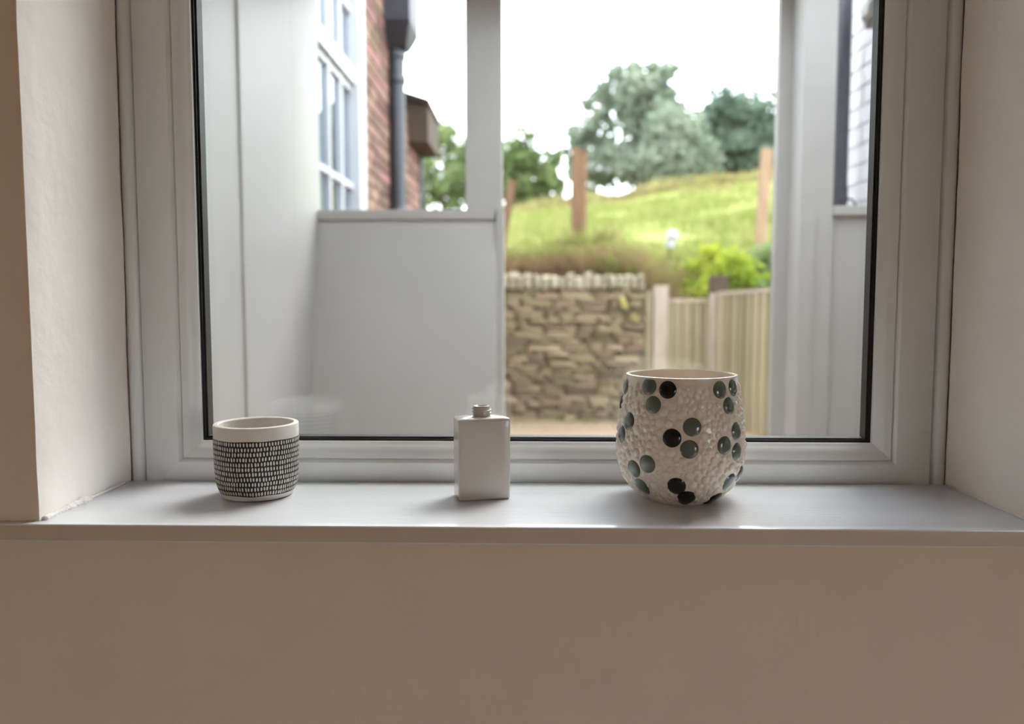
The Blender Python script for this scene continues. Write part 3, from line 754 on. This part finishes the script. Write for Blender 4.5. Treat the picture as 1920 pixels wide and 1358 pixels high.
# white capped garden marker
c = at(1258, 450, 8.9)
gm = thing('garden_marker', (c.x, 8.9, gz(c.x, 8.9)), 'small white capped marker on a thin stake in the grass', 'garden marker')
s = 8.9 / F
q = MB(); q.tube([(c.x - .01, 8.9, gz(c.x, 8.9) - .05), (c.x - .008, 8.9, c.z - 13 * s)], .008, 8); q.build('stake', 'timber_dark', gm, smooth=True)
q = MB(); q.lathe([(.02, c.z - 16 * s), (8.5 * s, c.z - 14 * s), (9.5 * s, c.z - 2 * s), (8 * s, c.z - 1 * s)], c.x - .008, 8.9, 18); q.build('body', 'white_plastic', gm, smooth=True)
q = MB(); q.lathe([(9 * s, c.z + 0 * s), (11 * s, c.z + 3 * s), (11 * s, c.z + 10 * s), (8 * s, c.z + 16 * s), (2 * s, c.z + 18 * s)], c.x + .012, 8.9, 18); q.build('cap', 'white_plastic', gm, smooth=True)

# ------------------------------------------------------------------ shrubs and trees
def foliage(blobs, leaf, nleaf, clump=.22, nclump=60, seed=1):
    rng = np.random.default_rng(seed); V = []; Fc = []
    vol = np.array([b[3] * b[4] * b[5] for b in blobs]) ** .8; vol = vol / vol.sum()
    for b, fr in zip(blobs, vol):
        n = int(nleaf * fr); nc = max(4, int(nclump * fr))
        d = rng.normal(size=(nc, 3)); d /= np.linalg.norm(d, axis=1)[:, None]; rad = rng.random(nc) ** .45
        cc = d * rad[:, None]
        pick = rng.integers(0, nc, n)
        p = cc[pick] + rng.normal(size=(n, 3)) * clump
        p = np.array(b[:3]) + p * np.array(b[3:6])
        ax = rng.normal(size=(n, 3)); ax /= np.linalg.norm(ax, axis=1)[:, None]
        bx = np.cross(ax, rng.normal(size=(n, 3))); bx /= np.linalg.norm(bx, axis=1)[:, None]
        sz = leaf * rng.uniform(.6, 1.25, n)[:, None]
        o = len(V) * 1
        quad = np.stack([p - ax * sz, p + bx * sz * .5, p + ax * sz, p - bx * sz * .5], 1).reshape(-1, 3)
        base = sum(len(v) for v in V); V.append(quad)
        Fc.append((np.arange(n)[:, None] * 4 + np.arange(4)[None]) + base)
    return np.concatenate(V), np.concatenate(Fc)
def plant(name, label, cat, base, blobs, leaf, nleaf, m, clump=.22, nclump=60, trunk=.15, group=None, seed=1, bark='bark'):
    t = thing(name, base, label, cat, group); ORIG[t.name] = Vector(base)
    V, Fc = foliage(blobs, leaf, nleaf, clump, nclump, seed)
    me = bpy.data.meshes.new('foliage'); V = V - np.array(base)
    me.vertices.add(len(V)); me.vertices.foreach_set('co', V.astype(np.float32).ravel())
    n = len(Fc); me.loops.add(n * 4); me.loops.foreach_set('vertex_index', Fc.astype(np.int32).ravel())
    me.polygons.add(n); me.polygons.foreach_set('loop_start', np.arange(n, dtype=np.int32) * 4)
    me.update(calc_edges=True); me.materials.append(MATS[m])
    o = bpy.data.objects.new('foliage', me); COL.objects.link(o); o.parent = t; o['kind'] = 'stuff'
    rnd = random.Random(seed); b0 = Vector(base)
    top = max(blobs, key=lambda b: b[2]); tp = Vector(top[:3]); mid = b0.lerp(Vector((b0.x, b0.y, tp.z)), .45)
    q = MB(); q.tube([b0 - Vector((0, 0, .1)), b0.lerp(mid, .5) + Vector((trunk * .4, 0, 0)), mid, tp], [trunk, trunk * .85, trunk * .65, trunk * .15], 9); q.build('trunk', bark, t, smooth=True)
    for b in blobs:
        c = Vector(b[:3]); st = b0.lerp(mid, rnd.uniform(.5, 1))
        q = MB(); q.tube([st, st.lerp(c, .5) + Vector((0, 0, -.1 * b[5])), c + Vector((0, 0, b[5] * .4))], [trunk * .4, trunk * .25, trunk * .08], 7); q.build('branch', bark, t, smooth=True)
    return t
def bl_(px, py, rx, ry, Y, dy=0, depth=1.0):
    c = at(px, py, Y); s = Y / F; return (c.x, c.y + dy, c.z, rx * s, max(rx, ry) * s * depth, ry * s)
# bright lime shrub behind the gate and a darker one beside it
b0 = at(1330, 560, 9.0); 
plant('lime_shrub', 'bright lime yellow leafy shrub directly behind the gate', 'shrub', (b0.x, 9.0, gz(b0.x, 9.0)),
      [bl_(1300, 540, 34, 40, 8.9), bl_(1345, 505, 48, 36, 9.0), bl_(1385, 530, 50, 44, 8.9), bl_(1325, 560, 60, 40, 8.8)], .045, 5200, 'leaf_lime', .2, 90, .03, seed=3)
b0 = at(1430, 560, 9.1)
plant('green_shrub', 'mixed green shrub behind the fence at the right porch jamb', 'shrub', (b0.x, 9.1, gz(b0.x, 9.1)),
      [bl_(1440, 510, 45, 50, 9.1), bl_(1490, 520, 60, 60, 9.2), bl_(1430, 560, 60, 36, 9.0)], .045, 4200, 'leaf_olive', .22, 70, .03, seed=4)
def tree(name, label, px, Y, blobs, leaf, n, m, clump, ncl, trunk, seed):
    x = at(px, 400, Y).x; return plant(name, label, 'tree', (x, Y, gz(x, Y)), blobs, leaf, n, m, clump, ncl, trunk, 'trees on the ridge', seed)
tree('leafy_tree', 'low leafy green tree left of the thick meadow post', 985, 34, [bl_(985, 295, 50, 52, 34), bl_(950, 325, 60, 60, 34), bl_(1030, 335, 34, 46, 34), bl_(905, 320, 60, 60, 34.5), bl_(1000, 365, 55, 30, 34)], .17, 6000, 'leaf_mid', .16, 150, .16, 5)
tree('leafy_tree', 'green tree seen past the brick house drainpipe', 830, 32.5, [bl_(838, 280, 40, 50, 32.5), bl_(800, 330, 44, 60, 32.5), bl_(855, 345, 50, 50, 32.5), bl_(770, 360, 60, 50, 32.5)], .16, 3400, 'leaf_olive', .17, 90, .14, 6)
tree('airy_tree', 'tall airy pale green tree, the tallest on the ridge', 1205, 36, [bl_(1098, 258, 38, 30, 36.5), bl_(1088, 300, 36, 34, 36.5), bl_(1190, 150, 56, 44, 36), bl_(1200, 175, 66, 50, 36), bl_(1145, 195, 58, 36, 36), bl_(1245, 160, 40, 40, 36), bl_(1235, 200, 44, 42, 36), bl_(1215, 240, 70, 50, 36), bl_(1110, 265, 52, 36, 36), bl_(1175, 300, 70, 42, 36), bl_(1120, 330, 60, 30, 36)], .2, 7200, 'leaf_haze', .13, 260, .2, 8)
tree('bushy_tree', 'bushy mid green tree between the tallest tree and the dark one', 1265, 34, [bl_(1262, 270, 56, 60, 34), bl_(1230, 315, 60, 46, 34), bl_(1300, 305, 44, 50, 34)], .18, 6500, 'leaf_haze', .2, 110, .2, 9)
tree('broad_tree', 'dense dark round tree at the right end of the ridge', 1385, 38, [bl_(1385, 220, 62, 56, 38), bl_(1345, 260, 55, 55, 38), bl_(1420, 270, 55, 60, 38), bl_(1470, 280, 60, 60, 38), bl_(1375, 300, 80, 40, 38), bl_(1340, 225, 40, 38, 38)], .22, 11000, 'leaf_deep', .22, 170, .3, 10)
# small yellow flowering plant growing out of the stone wall
c = at(1168, 566, 7.8)
fl = thing('wall_flower', (c.x, 7.82, c.z - .12), 'small yellow flowering plant growing from the stone wall', 'plant')
q = MB(); q.tube([(c.x + .09, 7.84, c.z - .2), (c.x + .05, 7.79, c.z - .13), (c.x, 7.78, c.z)], .005, 6); q.build('stem', 'leaf_olive', fl)
for (dx, dz, r) in ((0, 0, .03), (.012, -.04, .026), (-.012, .03, .022), (.1, -.13, .02), (.13, -.17, .018)):
    q = MB(); vs = [(c.x + dx, 7.765, c.z + dz)]
    for j in range(10):
        rr_ = r * (1.1 if j % 2 else .7); vs.append((c.x + dx + rr_ * math.cos(j * PI / 5), 7.775 + .01 * (j % 2), c.z + dz + rr_ * math.sin(j * PI / 5)))
    for j in range(10): vs.append((vs[1 + j][0], 7.795, vs[1 + j][2]))
    q.add(vs, [(0, 1 + j, 1 + (j + 1) % 10) for j in range(10)] + [(1 + j, 11 + j, 11 + (j + 1) % 10, 1 + (j + 1) % 10) for j in range(10)] + [tuple(range(11, 21))]); q.build('blossom', 'petal', fl)
